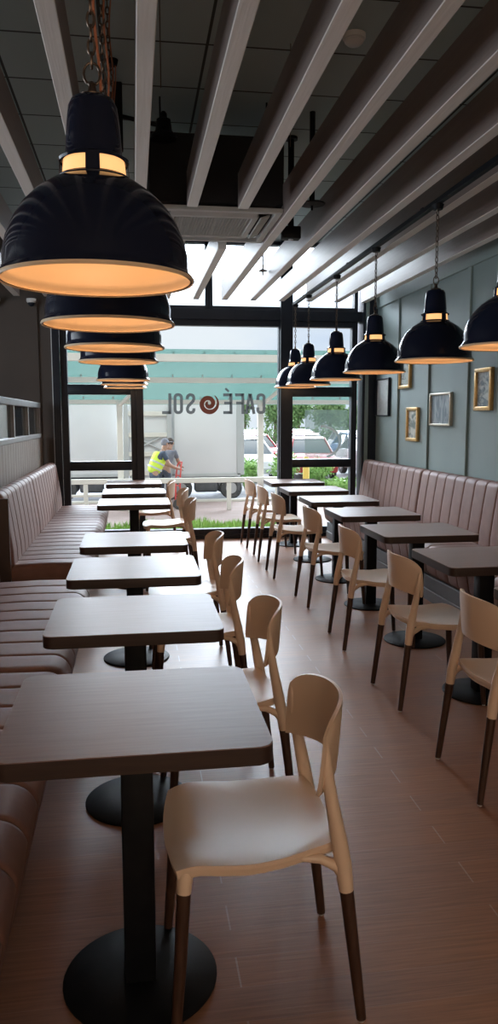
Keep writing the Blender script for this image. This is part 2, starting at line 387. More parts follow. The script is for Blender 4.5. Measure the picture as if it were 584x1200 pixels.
# ------------------------------------------------------------------ chairs (front of the seat looks along -x)
def make_chair(label, group, loc, rotz):
    t = thing('cafe_chair', label, 'chair', loc, rotz, group)
    def seat(u, v):
        a, c = u*2-1, v*2-1
        k = .42
        x = a*math.sqrt(1-k*c*c/2*.9); y = c*math.sqrt(1-k*a*a/2)
        hw = .212 - .026*(a+1)/2
        r = min(1, x*x*.8+y*y)
        z = .446 - .02*(1-r)*(1+.3*x) - .03*max(0, -x-.62)**1.5/.25 + .014*max(0, x-.3)
        z += -.012*abs(y)**4*(1-abs(x+.1))
        return (-.015+x*.213, y*hw/.94, z)
    b = B(); shell(b, seat, 22, 22, .011)
    # rim turned down round the seat edge and bracket webs to the rear legs
    rim = []
    n = 22
    loop = [(i/n, 0) for i in range(n)]+[(1, j/n) for j in range(n)]+[(i/n, 1) for i in range(n, 0, -1)]+[(0, j/n) for j in range(n, 0, -1)]
    A = []; D = []
    for (u, v) in loop:
        p = Vector(seat(u, v)); q = Vector((p.x*.975-.0, p.y*.975, p.z-.024)); q2 = Vector((p.x*.95, p.y*.95, p.z-.024)); p2 = Vector((p.x*.955, p.y*.955, p.z-.002))
        A.append([b.verts.new(w) for w in (p, q, q2, p2)])
    for i in range(len(A)):
        c, d = A[i], A[(i+1) % len(A)]
        for s in range(4): b.faces.new((c[s], d[s], d[(s+1) % 4], c[(s+1) % 4]))
    obj('seat', b, M_shell, t, smooth=50)
    def back(u, v):
        s = u*2-1
        zt = .783-.03*abs(s)**3.2-.02*abs(s)**10; zb = .585+.02*(1-s*s)-.0*abs(s) + .035*max(0, abs(s)-.75)/.25*0
        # lower corners swept up into the uprights
        zb += .05*abs(s)**6*0
        w = .212*(1-.06*(abs(v-.5)*2)**4)*(1-.05*(1-v))
        z = zb+(zt-zb)*v
        x = .222-.085*abs(s)**2.1 + .028*(z-.70)*-1 + .018*(v-.5)*1.0
        return (x, s*w, z)
    b = B(); shell(b, back, 24, 10, .010); obj('backrest', b, M_shell, t, smooth=50)
    for s in (-1, 1):
        # rear upright: from socket under the seat up to the end of the backrest
        P = [(.203, s*.197, .345), (.196, s*.195, .41), (.183, s*.192, .48), (.166, s*.192, .57), (.153, s*.196, .65), (.149, s*.198, .70), (.149, s*.199, .725)]
        R = [.0185, .021, .020, .0165, .014, .010, .004]
        b = B(); tube(b, P, R, 14)
        # web between seat edge and upright
        tube(b, [(.09, s*.185, .43), (.14, s*.188, .425), (.18, s*.192, .405), (.2, s*.195, .37)], [.009, .012, .014, .012], 10)
        obj('upright', b, M_shell, t, smooth=50)
        b = B(); tube(b, [(.243, s*.208, .008), (.222, s*.202, .19), (.203, s*.197, .352)], [.0125, .0155, .0178], 14)
        l = obj('leg', b, M_leg, t); b = B(); lathe(b, [(.008, 0), (.009, .002), (.009, .009)], 12, (.243, s*.208, 0)); obj('glide', b, M_foot, l)
        b = B(); tube(b, [(-.19, s*.192, .372), (-.187, s*.189, .40), (-.183, s*.184, .424)], [.0178, .019, .019], 14); obj('leg_socket', b, M_shell, t)
        b = B(); tube(b, [(-.215, s*.203, .008), (-.2, s*.197, .2), (-.19, s*.192, .376)], [.0125, .0155, .0172], 14)
        l = obj('leg', b, M_leg, t); b = B(); lathe(b, [(.008, 0), (.009, .002), (.009, .009)], 12, (-.215, s*.203, 0)); obj('glide', b, M_foot, l)
    return t
CGL, CGR = 'cream chairs of the left row on the aisle side', 'cream chairs of the right row with their backs to the aisle'
cl = ['cream plastic chair with dark legs at the foreground table, seat fully visible',
      'cream chair with brown legs drawn up to the second table of the left row',
      'cream chair with brown legs at the third table of the left row',
      'cream chair with brown legs at the fourth table of the left row',
      'cream chair at the nearest of the three left tables by the far bench',
      'cream chair at the middle of the three left tables by the far bench',
      'cream chair at the left row table against the window, pushed in furthest']
CX = [.285, .315, .30, .30, .30, .30, .22]
CY = [1.89, 2.86, 3.79, 4.66, 6.75, 7.72, 8.72]
chair0 = make_chair(cl[0], CGL, (CX[0], CY[0], 0), 0)
for i in range(1, 7): dup(chair0, (CX[i], CY[i], 0), [0, .03, -.02, .02, 0, .04, -.03][i], cl[i])
cr = ['cream chair with dark legs at right edge of the photo, half cut off',
      'cream chair with dark legs second from the camera in the right row',
      'cream chair with dark legs third from the camera in the right row',
      'cream chair with dark legs fourth from the camera in the right row',
      'cream chair with dark legs fifth from the camera in the right row',
      'cream chair with dark legs sixth from the camera in the right row',
      'cream chair farthest in the right row, closest to the window']
RYc = [2.85, 3.82, 4.84, 5.98, 7.1, 7.95, 8.8]
RXc = [1.53, 1.545, 1.55, 1.56, 1.5, 1.5, 1.49]
for i in range(7): dup(chair0, (RXc[i], RYc[i], 0), PI+[.0, .03, -.02, .03, .0, -.04, .02][i], cr[i], CGR)

# ------------------------------------------------------------------ benches
def sweep_cushion(bm, prof, y0, y1, pitch, depth):
    """closed xz profile swept along y; channel grooves pull the skin in; ends rounded"""
    n = max(1, round((y1-y0)/pitch)); pitch = (y1-y0)/n
    cx = sum(p[0] for p in prof)/len(prof); cz = sum(p[1] for p in prof)/len(prof)
    N = len(prof); nor = []
    for i in range(N):
        a, b = prof[i-1], prof[(i+1) % N]; t = Vector((b[0]-a[0], b[1]-a[1])); t.normalize()
        m = Vector((t.y, -t.x)); 
        if m.dot(Vector((prof[i][0]-cx, prof[i][1]-cz))) < 0: m = -m
        nor.append(m)
    rings = []
    fr = [0, .014, .04, .12, .3, .5, .7, .88, .96, .986]
    ys = [(k+f, f) for k in range(n) for f in fr]+[(n, 0)]
    for q, f in ys:
        d = min(f, 1-f); g = depth*(math.exp(-(d/.028)**2)+.05*(1-min(1, d/.5))**2)
        e = min(q, n-q)*pitch
        r = .03
        if e < r: g += r-math.sqrt(max(0, r*r-(r-e)**2))
        y = y0+q*pitch
        rings.append([bm.verts.new((p[0]-m.x*g, y, p[1]-m.y*g)) for p, m in zip(prof, nor)])
    ring_faces(bm, rings, True, True)
def arc(cx, cz, r, a0, a1, n=6):
    return [(cx+r*math.cos(math.radians(a0+(a1-a0)*k/n)), cz+r*math.sin(math.radians(a0+(a1-a0)*k/n))) for k in range(n+1)]
def seat_prof(s, xb, xf):   # s = +1 when the front is at larger x
    r = .085; w = abs(xf-xb)
    pts = [(0, .2)]+[(w-.13, .2)]+arc(w-.11, .29, .09, -90, 0, 4)+arc(w-r, .46-r, r, 10, 90, 7)+[(w*.5, .463), (.05, .455), (0, .44)]
    return [(xb+s*x, z) for x, z in pts]
def back_prof(s, xb, top=.97):
    pts = [(0, .4), (.17, .4), (.165, .55), (.14, .75), (.118, top-.07)]+arc(.06, top-.055, .055, 0, 90, 6)+[(.03, top), (0, top-.02)]
    return [(xb+s*x, z) for x, z in pts]
def bench(label, s, xwall, xseat, y0, y1, joints, plinth, px):
    t = thing('banquette_bench', label, 'bench', (0, 0, 0), 0, 'brown channelled banquette benches')
    t.location = ((xwall+xseat)/2, (y0+y1)/2, 0); off = Vector(t.location)
    def ch(name, b, m, p=None, **k):
        for v in b.verts: v.co -= off
        return obj(name, b, m, p or t, **k)
    x0, x1 = sorted((xwall, px)); ch('plinth', box(B(), x0, x1, y0+.01, y1-.01, 0, .2, .004, 1), plinth)
    x0, x1 = sorted((xwall, xwall+s*.03)); ch('back_frame', box(B(), x0, x1, y0+.01, y1-.01, .2, .93, .004, 1), M_plinthb)
    ed = [y0]+list(joints)+[y1]
    for a, c in zip(ed, ed[1:]):
        b = B(); sweep_cushion(b, seat_prof(s, xwall+s*.12, xseat), a+.004, c-.004, .2, .010); ch('seat_cushion', b, M_leather, smooth=60)
        b = B(); sweep_cushion(b, back_prof(s, xwall+s*.03), a+.004, c-.004, .2, .010); ch('back_cushion', b, M_leather, smooth=60)
    return t, ch
bench('near brown leather bench with cross channels beside the first four left tables', 1, -1.05, -.29, -.6, 4.98, (1.35, 3.15), M_plinthb, -.42)
t, ch = bench('far brown leather bench with upright channels below the glazed screen', 1, -1.05, -.31, 5.52, 9.3, (7.1,), M_plinthb, -.40)
ch('end_panel', box(B(), -1.05, -.87, 5.49, 5.52, 0, .93, .004, 1), M_plinthb)
t, ch = bench('long greyish brown channelled bench below the green panelled wall', -1, 2.955, 2.30, -.6, 9.28, (1.6, 3.52, 5.45, 7.3), M_plinth, 2.36)
ch('skirting', box(B(), 2.345, 2.36, -.55, 9.25, 0, .09, .003, 1), M_plinth)
b = B(); box(b, 2.352, 2.36, 6.35, 6.5, .12, .2-.004, .003, 1); so = setp(obj('wall_socket', b, M_black), 'double black socket on the plinth of the right bench', 'socket')
b = B(); box(b, 2.349, 2.353, 6.37, 6.42, .14, .18, .001, 1); box(b, 2.349, 2.353, 6.43, 6.48, .14, .18, .001, 1); obj('socket_face', b, M_plinth, so)

# ------------------------------------------------------------------ glazed screen behind the far bench
sc = thing('glazed_screen', 'wood screen with small dark glass panes above the far left bench', 'screen', (-1.1, 4, 0))
def sch(name, b, m, **k):
    for v in b.verts: v.co -= Vector((-1.1, 4, 0))
    return obj(name, b, m, sc, **k)
b = B(); box(b, -1.13, -1.07, -1, 9.2, 0, 1.27)
for i in range(70):
    y = -1+i*.148; box(b, -1.072, -1.068, y, y+.142, .02, 1.26, .0015, 1)
sch('panel', b, M_pgrey, smooth=0)
b = B(); box(b, -1.145, -1.055, -1, 9.2, 1.265, 1.31, .004, 1); sch('sill_rail', b, M_rail)
b = B(); box(b, -1.145, -1.055, -1, 9.2, 1.60, 1.66, .006, 2); sch('top_rail', b, M_rail)
for i in range(11):
    y = 9.17-.96*i
    b = B(); box(b, -1.135, -1.065, y-.03, y+.03, 1.31, 1.60, .003, 1); sch('post', b, M_rail)
    if i < 10: b = B(); box(b, -1.105, -1.095, y-.93, y-.03, 1.31, 1.60); sch('pane', b, M_mirror, smooth=0)

# ------------------------------------------------------------------ pendant lamps
def link_chain(z0, z1, seed=0):
    b = B(); z = z0; k = 0; L = .036
    while z < z1:
        pts = []
        for q in range(12):
            a = 2*PI*q/12; x = .0085*math.cos(a); zz = .019*math.sin(a)
            pts.append((x, 0, z+zz) if k % 2 else (0, x, z+zz))
        tube(b, pts, .0034, 6, closed=True); z += L*.88; k += 1
    return b
def make_lamp(label, group, loc, ztop, cable):
    t = thing('pendant_lamp', label, 'lamp', loc, 0, group)
    out = [(.242, 0), (.246, .004), (.244, .01), (.235, .018), (.232, .03), (.232, .06), (.222, .1), (.205, .14), (.18, .178), (.148, .21), (.11, .236), (.088, .246)]
    inn = [(r-.004, z) for r, z in out][::-1]
    b = B(); lathe(b, out, 64, caps=False); obj('shade', b, M_navy, t, smooth=50)
    b = B(); lathe(b, [(r-.003, z-.001) for r, z in out[1:]][::-1]+[(.237, 0)], 64, caps=False); ins = obj('shade_lining', b, M_inner, t, smooth=50)
    b = B(); lathe(b, [(.242, .0005), (.2455, -.003), (.248, .002), (.246, .007), (.243, .006)], 64, caps=False); obj('rim', b, M_inner, t)
    # neck: ring of lit openings between short posts
    b = B(); lathe(b, [(.081, .24), (.076, .29)], 48, caps=False); obj('glow_band', b, M_glow, t)
    b = B(); lathe(b, [(.09, .24), (.092, .247), (.086, .252)], 48, caps=False); lathe(b, [(.086, .286), (.088, .292), (.078, .298)], 48, caps=False)
    for k in range(4):
        a0 = PI/4+k*PI/2+PI/4
        for q in range(5):
            pass
        pts0 = [(.088*math.cos(a0+d), .088*math.sin(a0+d)) for d in (-.2, -.1, 0, .1, .2)]
        vs0 = [b.verts.new((x, y, .246)) for x, y in pts0]; vs1 = [b.verts.new((x*.965, y*.965, .292)) for x, y in pts0]
        for q in range(4): b.faces.new((vs0[q], vs0[q+1], vs1[q+1], vs1[q]))
    obj('neck_ring', b, M_navy, t)
    b = B(); lathe(b, [(.082, .29), (.079, .296), (.071, .302), (.069, .33), (.065, .38), (.06, .42), (.052, .436), (.03, .443), (.0, .445)], 48, caps=False); obj('cap', b, M_navy, t, smooth=50)
    b = B(); lathe(b, [(.03, .442), (.032, .447), (.012, .455), (.009, .47), (.012, .474), (.006, .48)], 24); 
    pts = [(.02*math.cos(2*PI*q/16), 0, .498+.027*math.sin(2*PI*q/16)) for q in range(16)]; tube(b, pts, .0032, 8, closed=True)
    obj('hanger_loop', b, M_chain, t)
    obj('chain', link_chain(.53, ztop-loc[2]-.02), M_chain, t)
    if cable:
        b = B(); n = 40
        tube(b, [(.007*math.cos(q*.5)+.014, .007*math.sin(q*.5), .46+(ztop-loc[2]-.46)*q/n) for q in range(n+1)], .0038, 8); obj('cable', b, M_copper, t)
    b = B(); lathe(b, [(0.001, ztop-loc[2]-.03), (.03, ztop-loc[2]-.03), (.038, ztop-loc[2])], 24); obj('ceiling_rose', b, M_black, t)
    b = B(); lathe(b, [(.002, .1), (.02, .103), (.034, .125), (.036, .145), (.028, .17), (.017, .195), (.015, .23)], 24); bulb = obj('bulb', b, M_bulb, t)
    d = bpy.data.lights.new('bulb_light', 'POINT'); d.energy = 1.1; d.color = (1, .66, .4); d.shadow_soft_size = .04
    lo = bpy.data.objects.new('bulb_light', d); C.objects.link(lo); lo.parent = t; lo.location = (0, 0, .07)
    return t
ll = ['big foreground navy dome pendant on a chain with copper cable, top left',
      'navy dome pendant second in the left row, just below the foreground one',
      'navy dome pendant third in the left row', 'navy dome pendant fourth in the left row',
      'navy dome pendant fifth in the left row, first after the gap',
      'navy dome pendant sixth in the left row', 'navy dome pendant last and smallest in the left row']
LGL, LGR = 'navy dome pendants over the left tables', 'navy dome pendants hanging from the black track on the right'
ZL = 1.828
YL = [2.06, 3.0, 3.98, 4.95, 7.3, 8.25, 9.1]
lamp0 = make_lamp(ll[0], LGL, (-.085, YL[0], ZL), ZC, True)
for i in range(1, 7): dup(lamp0, (-.085, YL[i], ZL), 0, ll[i])
rlab = ['navy dome pendant at the right edge, half cut off by the photo',
        'navy dome pendant second from the right edge, in front of a gold frame',
        'navy dome pendant third from the right edge', 'navy dome pendant fourth from the right edge',
        'navy dome pendant fifth from the right edge', 'navy dome pendant smallest and nearest the window, in the right row']
XT = 1.9
YR = [3.76, 4.76, 6.0, 7.18, 8.35, 9.05]
lampr = make_lamp(rlab[0], LGR, (XT, YR[0], ZL+.01), ZB-.045, False)
for i in range(1, 6): dup(lampr, (XT, YR[i], ZL+.01), .3*i, rlab[i])
# lamp track
tk = thing('lamp_track', 'long thin black track under the beams carrying the right hand pendants', 'track', (XT, 4, ZB))
b = B(); box(b, -.018, .018, -5, 5.15, -.045, -.012, .002, 1); obj('rail', b, M_black, tk)
for k in range(6):
    b = B(); box(b, -.01, .01, -4.4+k*1.8, -4.36+k*1.8, -.012, 0); obj('clip', b, M_black, tk)

# ------------------------------------------------------------------ air cassette and ceiling fittings
ac = thing('air_cassette', 'grey square air conditioning cassette with black body between the beams', 'air conditioner', (.575, 5.8, 2.86))
b = B(); box(b, -.44, .47, -.42, .45, .06, .5, .005, 1); obj('body', b, M_dark, ac, smooth=0)
def ringframe(bm, hx, hy, w, z0, z1, bev=.004):
    box(bm, -hx, hx, -hy, -hy+w, z0, z1, bev, 1); box(bm, -hx, hx, hy-w, hy, z0, z1, bev, 1)
    box(bm, -hx, -hx+w, -hy+w, hy-w, z0, z1, bev, 1); box(bm, hx-w, hx, -hy+w, hy-w, z0, z1, bev, 1)
b = B(); ringframe(b, .46, .46, .05, 0, .03); ringframe(b, .315, .315, .045, 0, .03)
obj('fascia', b, M_acw, ac, smooth=0)
for i in range(4):
    a = i*PI/2; b = B(); R = Matrix.Rotation(a, 3, 'Z')
    box(b, -.3, .3, .325, .4, .006, .018, .003, 1, rot=Matrix.Rotation(.35, 3, 'X'))
    for v in b.verts: v.co = R @ v.co
    obj('louvre', b, M_acw, ac, smooth=0)
b = B()
for i in range(27):
    x = -.27+i*.54/26; box(b, x-.0035, x+.0035, -.27, .27, .006, .012); box(b, -.27, .27, x-.0035, x+.0035, .006, .012)
obj('grille', b, M_acw, ac, smooth=0)
b = B(); box(b, -.3, .3, -.3, .3, .03, .045); obj('filter', b, M_dark, ac, smooth=0)
for sx in (-1, 1):
    for sy in (-1, 1):
        b = B(); tube(b, [(sx*.36, sy*.36, .5), (sx*.36, sy*.36, .74)], .006, 8); obj('hanger_rod', b, M_black, ac)
# bracket with bell fitting on the cassette body
bk = thing('ceiling_bracket', 'black arm with small bell fitting standing above the cassette body', 'bracket', (-.06, 5.26, ZC))
b = B(); box(b, -.03, .03, -.02, .02, -.42, 0, .006, 1); obj('post', b, M_black, bk)
b = B(); tube(b, [(0, 0, -.2), (.12, .0, -.22), (.28, .0, -.25)], .014, 10); obj('arm', b, M_black, bk)
b = B(); lathe(b, [(.012, -.16), (.022, -.175), (.022, -.2), (.045, -.21), (.055, -.28), (.085, -.31), (.085, -.33)], 24, (.29, 0, 0)); obj('bell', b, M_black, bk)
# black rods with sensor box and disc
rd = thing('drop_rod', 'black drop rod ending in a small square sensor box by the cassette', 'ceiling fitting', (1.23, 6.05, ZC))
b = B(); tube(b, [(0, 0, 0), (0, 0, -.66)], .024, 12); lathe(b, [(.05, -.02), (.05, 0)], 16); obj('rod', b, M_black, rd)
b = B(); box(b, -.07, .07, -.05, .05, -.75, -.66, .006, 2); bx_ = obj('sensor_box', b, M_black, rd)
b = B(); lathe(b, [(.02, -.755), (.02, -.75)], 12); obj('sensor_eye', b, M_trimw, bx_)
rd = thing('drop_rod', 'black drop rod ending in a flat round disc right of the cassette', 'ceiling fitting', (1.28, 5.55, ZC))
b = B(); tube(b, [(0, 0, 0), (0, 0, -.6)], .02, 12); obj('rod', b, M_black, rd)
b = B(); lathe(b, [(.01, -.63), (.09, -.622), (.095, -.615), (.03, -.60)], 28); tube(b, [(0, 0, -.66), (0, 0, -.62)], .008, 8); obj('disc', b, M_black, rd)
rd = thing('sprinkler_head', 'thin sprinkler with star shaped deflector hanging near the window', 'sprinkler', (1.32, 7.9, ZC))
b = B(); tube(b, [(0, 0, 0), (0, 0, -.62)], .009, 10); obj('rod', b, M_chain, rd)
b = B(); lathe(b, [(.008, -.655), (.045, -.65), (.045, -.646), (.012, -.63)], 16); tube(b, [(0, 0, -.69), (0, 0, -.62)], .006, 8); obj('deflector', b, M_chain, rd)
def detector(label, x, y, z, r, nm='smoke_detector'):
    t = thing(nm, label, 'detector', (x, y, z))
    b = B(); lathe(b, [(r, 0), (r, -.018), (r*.93, -.026)], 32); obj('base', b, M_white, t)
    b = B(); lathe(b, [(r*.8, -.022), (r*.8, -.04), (r*.6, -.052), (.004, -.056)], 32); obj('sensor_cap', b, M_white, t)
detector('white round smoke detector on the ceiling tiles at the upper right', 1.26, 4.45, ZC, .065)
detector('small white detector on the ceiling tiles above the foreground pendant', .1, 4.15, ZC, .035)
for lab, x in (('small white dome camera high on the brown wall, the right one', -1.13), ('small white dome camera high on the brown wall, cut by left edge', -1.53)):
    t = thing('dome_camera', lab, 'camera', (x, YW-.03, 2.84))
    b = B(); lathe(b, [(.055, .0), (.055, -.03), (.045, -.045)], 28, (0, -.08, 0)); box(b, -.03, .03, -.08, .0, -.02, 0, .003, 1); obj('housing', b, M_white, t)
    b = B(); lathe(b, [(.04, -.04), (.038, -.06), (.025, -.08), (.003, -.088)], 28, (0, -.08, 0)); obj('lens_dome', b, M_frame, t)
# thin suspension wires above the beams
for x, y in ((.5, 6.1), (.93, 4.6), (1.0, 7.0), (.16, 3.9)):
    b = B(); tube(b, [(x, y, ZB+.2), (x, y, ZC)], .0025, 6)
    setp(obj('suspension_wire', b, M_chain), 'thin wire hanging between ceiling tiles and beams', 'wire', 'thin suspension wires above the beams')

# ------------------------------------------------------------------ pictures on the green wall
def art(name, c1, c2, seed, kind):
    m = mat(name, c1, .25); L = m.node_tree.links.new; bb = m.node_tree.nodes['Principled BSDF']
    t = nd(m, 'ShaderNodeTexCoord'); p = nd(m, 'ShaderNodeMapping'); p.inputs['Location'].default_value = (seed, seed*2, 0)
    p.inputs['Scale'].default_value = (1, 5, 9) if kind else (1, 12, 3)
    n = nd(m, 'ShaderNodeTexNoise'); n.inputs['Scale'].default_value = 1.5; n.inputs['Detail'].default_value = 6; n.inputs['Distortion'].default_value = 1.2
    r = nd(m, 'ShaderNodeValToRGB'); r.color_ramp.elements[0].position = .42; r.color_ramp.elements[1].position = .58
    r.color_ramp.elements[0].color = (*c1, 1); r.color_ramp.elements[1].color = (*c2, 1)
    L(t.outputs['Object'], p.inputs[0]); L(p.outputs[0], n.inputs[0]); L(n.outputs[0], r.inputs[0]); L(r.outputs[0], bb.inputs['Base Color'])
    return m
def picture(label, y0, y1, z0, z1, fm, am, fwid=.03, mount=None):
    cy, cz = (y0+y1)/2, (z0+z1)/2; hy, hz = (y1-y0)/2, (z1-z0)/2
    t = thing('framed_picture', label, 'picture', (XR, cy, cz), 0, 'framed pictures on the green wall')
    b = B()
    box(b, -.035, 0, -hy, hy, hz-fwid, hz, .006, 2); box(b, -.035, 0, -hy, hy, -hz, -hz+fwid, .006, 2)
    box(b, -.035, 0, -hy, -hy+fwid, -hz+fwid*.5, hz-fwid*.5, .006, 2); box(b, -.035, 0, hy-fwid, hy, -hz+fwid*.5, hz-fwid*.5, .006, 2)
    obj('frame', b, fm, t)
    if mount:
        b = B(); box(b, -.012, 0, -hy+fwid*.8, hy-fwid*.8, -hz+fwid*.8, hz-fwid*.8); obj('mount', b, M_art_w, t, smooth=0)
        b = B(); box(b, -.015, -.012, -hy+fwid+mount, hy-fwid-mount, -hz+fwid+mount*1.2, hz-fwid-mount*1.2); obj('print', b, am, t, smooth=0)
    else:
        b = B(); box(b, -.014, 0, -hy+fwid*.8, hy-fwid*.8, -hz+fwid*.8, hz-fwid*.8); obj('print', b, am, t, smooth=0)
    return t
M_art_w = mat('mount_card', (.5, .52, .52), .4)
picture('tall pale print in a thin dark frame, nearest to the window', 8.76, 9.24, 1.5, 1.95, M_frame, art('print_pale', (.55, .58, .58), (.62, .64, .63), 3, 1), .016)
picture('gold framed grey print, half hidden behind the third pendant', 8.07, 8.42, 1.8, 2.2, M_gold, art('print_rock', (.2, .22, .22), (.5, .52, .5), 7, 1), .035)
picture('gold framed print hanging lowest, between two battens', 7.81, 8.15, 1.23, 1.59, M_gold, art('print_surf', (.22, .27, .26), (.6, .62, .58), 11, 1), .035)
picture('blue grey print in a champagne frame, widest of the pictures', 6.96, 7.48, 1.4, 1.72, M_silver, art('print_blue', (.19, .24, .28), (.42, .48, .52), 19, 0), .022)
picture('gold framed picture nearest to the camera, at the right edge', 6.13, 6.45, 1.54, 1.9, M_gold, art('print_coast', (.2, .25, .27), (.62, .66, .64), 23, 1), .035)

# ------------------------------------------------------------------ vinyl sign on the window (reads from outside)
sg = thing('window_sign', 'CAFÉ SOL lettering with brown spiral on the glass, seen mirrored from inside', 'sign', (1.0, YW+.028, 1.655))
sg.rotation_euler = (0, 0, PI)
def stroke(bm, pts, w, closed=False):
    """flat stroke of width w in the xz plane"""
    P = [Vector((p[0], p[1])) for p in pts]; N = len(P); A = []; Bq = []
    for i in range(N):
        if closed: d0 = (P[i]-P[i-1]).normalized(); d1 = (P[(i+1) % N]-P[i]).normalized()
        else:
            d0 = (P[i]-P[i-1]).normalized() if i else (P[1]-P[0]).normalized()
            d1 = (P[i+1]-P[i]).normalized() if i < N-1 else d0
        n = Vector((-(d0.y+d1.y), d0.x+d1.x)); n.normalize(); k = 1/max(.5, n.dot(Vector((-d0.y, d0.x))))
        a, c = P[i]+n*w/2*k, P[i]-n*w/2*k
        A.append((a, c))
    V = [[bm.verts.new((q.x, y, q.y)) for q, y in ((a, 0), (c, 0), (c, .0015), (a, .0015))] for a, c in A]
    rng = range(N) if closed else range(N-1)
    for i in rng:
        j = (i+1) % N
        for s in range(4): bm.faces.new((V[i][s], V[j][s], V[j][(s+1) % 4], V[i][(s+1) % 4]))
    if not closed: bm.faces.new(V[0][::-1]); bm.faces.new(V[-1])
hh, hw_, w = .125, .057, .036     # half height, half width, stroke
def rloop(hx, hz, r, a0=0, a1=360, n=6):
    return rrect(hx, hz, r, n)
a_, h_ = hw_-w/2, hh-w/2
G = {
 'O': [('c', rrect(a_, h_, .034, 5))],
 'C': [('o', [(a_, .045), (a_, h_-.03)]+[(a_-.03+.03*math.cos(t), h_-.03+.03*math.sin(t)) for t in (.4, .8, 1.2, 1.57)]+[(-a_+.03+.03*math.cos(t), h_-.03+.03*math.sin(t)) for t in (1.57, 2, 2.4, 2.8, 3.14)]
        +[(-a_+.03+.03*math.cos(t), -h_+.03+.03*math.sin(t)) for t in (3.14, 3.5, 3.9, 4.3, 4.71)]+[(a_-.03+.03*math.cos(t), -h_+.03+.03*math.sin(t)) for t in (4.71, 5.1, 5.5, 5.9, 6.28)]+[(a_, -.045)])],
 'A': [('o', [(-hw_+.008, -hh), (-.004, hh-.004)]), ('o', [(hw_-.008, -hh), (.004, hh-.004)]), ('o', [(-.03, -.05), (.03, -.05)])],
 'F': [('o', [(-a_, -hh), (-a_, hh)]), ('o', [(-a_, h_), (hw_, h_)]), ('o', [(-a_, .008), (hw_-.012, .008)])],
 'E': [('o', [(-a_, -hh), (-a_, hh)]), ('o', [(-a_, h_), (hw_, h_)]), ('o', [(-a_, .008), (hw_-.012, .008)]), ('o', [(-a_, -h_), (hw_, -h_)])],
 'L': [('o', [(-a_, -hh), (-a_, hh)]), ('o', [(-a_, -h_), (hw_, -h_)])],
 'S': [('o', [(a_, .055), (a_, h_-.03), (a_-.01, h_-.01), (a_-.03, h_), (-a_+.03, h_), (-a_+.01, h_-.01), (-a_, h_-.03), (-a_, .055), (-a_+.01, .03), (a_-.01, -.03), (a_, -.055), (a_, -h_+.03), (a_-.01, -h_+.01), (a_-.03, -h_), (-a_+.03, -h_), (-a_+.01, -h_+.01), (-a_, -h_+.03), (-a_, -.055)])]}
def letter(chh, x, accent=False):
    b = B()
    for k, pts in G[chh]: stroke(b, [(x+p[0], p[1]) for p in pts], w, k == 'c')
    if accent: stroke(b, [(x-.012, hh+.022), (x+.03, hh+.06)], .026)
    return obj('letter', b, M_letter, sg, smooth=0)
# local +x runs to world -x; word order left to right for a reader outside
for chh, x, ac_ in (('C', -.555, 0), ('A', -.42, 0), ('F', -.292, 0), ('E', -.145, 1), ('S', .31, 0), ('O', .46, 0), ('L', .60, 0)):
    letter(chh, x, ac_)
b = B(); P = []
for q in range(70):
    tt = q/69; r = .112*(1-tt)**.9+.01; a = 2.2+tt*2*PI*1.75; P.append(Vector((.09+r*math.cos(a), r*math.sin(a))))
V = []
for i in range(len(P)):
    d = (P[min(i+1, 69)]-P[max(i-1, 0)]).normalized(); n = Vector((-d.y, d.x)); ww = .004+.026*min(1, i/14)*(1-.25*i/69)
    V.append([b.verts.new((q2.x, y, q2.y)) for q2, y in ((P[i]+n*ww, 0), (P[i]-n*ww, 0), (P[i]-n*ww, .0015), (P[i]+n*ww, .0015))])
for i in range(len(V)-1):
    for k in range(4): b.faces.new((V[i][k], V[i+1][k], V[i+1][(k+1) % 4], V[i][(k+1) % 4]))
obj('spiral', b, M_spiral, sg, smooth=0)
# frosted decal with a swirl on the right hand window
dc = thing('window_decal', 'frosted rectangular sticker with white swirl on the right window pane', 'sticker', (2.38, YW+.026, 1.3))
b = B(); box(b, -.27, .28, 0, .001, -.31, .28); obj('film', b, M_decal, dc, smooth=0)
b = B(); stroke(b, [(-.08+.26*math.cos(t), -.12+.2*math.sin(t)) for t in [(-1.2+q*.13) for q in range(22)]], .03); 
for v in b.verts: v.co.y -= .002
obj('swirl', b, M_swirl, dc, smooth=0)

# ------------------------------------------------------------------ outside
ZG = -.7
M_pave = noisy('pink_paving', (.27, .2, .18), (.3, .23, .21), .85, nscale=3)
M_road = noisy('asphalt', (.19, .19, .2), (.22, .22, .23), .9, nscale=2, detail=8)
M_soil = noisy('bank_soil', (.1, .14, .05), (.14, .2, .07), .9, nscale=8)
M_grass = noisy('grass_blades', (.2, .34, .06), (.3, .46, .1), .6, nscale=5)
M_leafA = noisy('bush_leaves', (.16, .32, .07), (.3, .48, .14), .6, nscale=4)
M_leafB = noisy('tree_leaves', (.14, .26, .09), (.25, .38, .15), .6, nscale=2)
M_bark = noisy('bark', (.16, .11, .08), (.22, .16, .12), .8, nscale=8)
M_creampost = noisy('cream_steel', (.66, .64, .58), (.7, .68, .62), .5, nscale=3)
M_tw = noisy('truck_white', (.64, .65, .66), (.68, .69, .7), .45, nscale=1)
M_tg = noisy('truck_grey', (.42, .44, .44), (.46, .48, .48), .5, nscale=2)
M_tyre = noisy('tyre', (.05, .05, .05), (.07, .07, .07), .8, nscale=20)
M_under = noisy('chassis_black', (.07, .075, .08), (.1, .1, .11), .6, nscale=6)
M_hub = mat('wheel_hub', (.4, .4, .41), .4, .5)
struct('ground_paving', box(B(), -14, 16, YW+.12, 20.2, ZG-.1, ZG), M_pave, smooth=0)
struct('ground_road', box(B(), -60, 90, 20.2, 120, ZG-.12, ZG-.03), M_road, smooth=0)
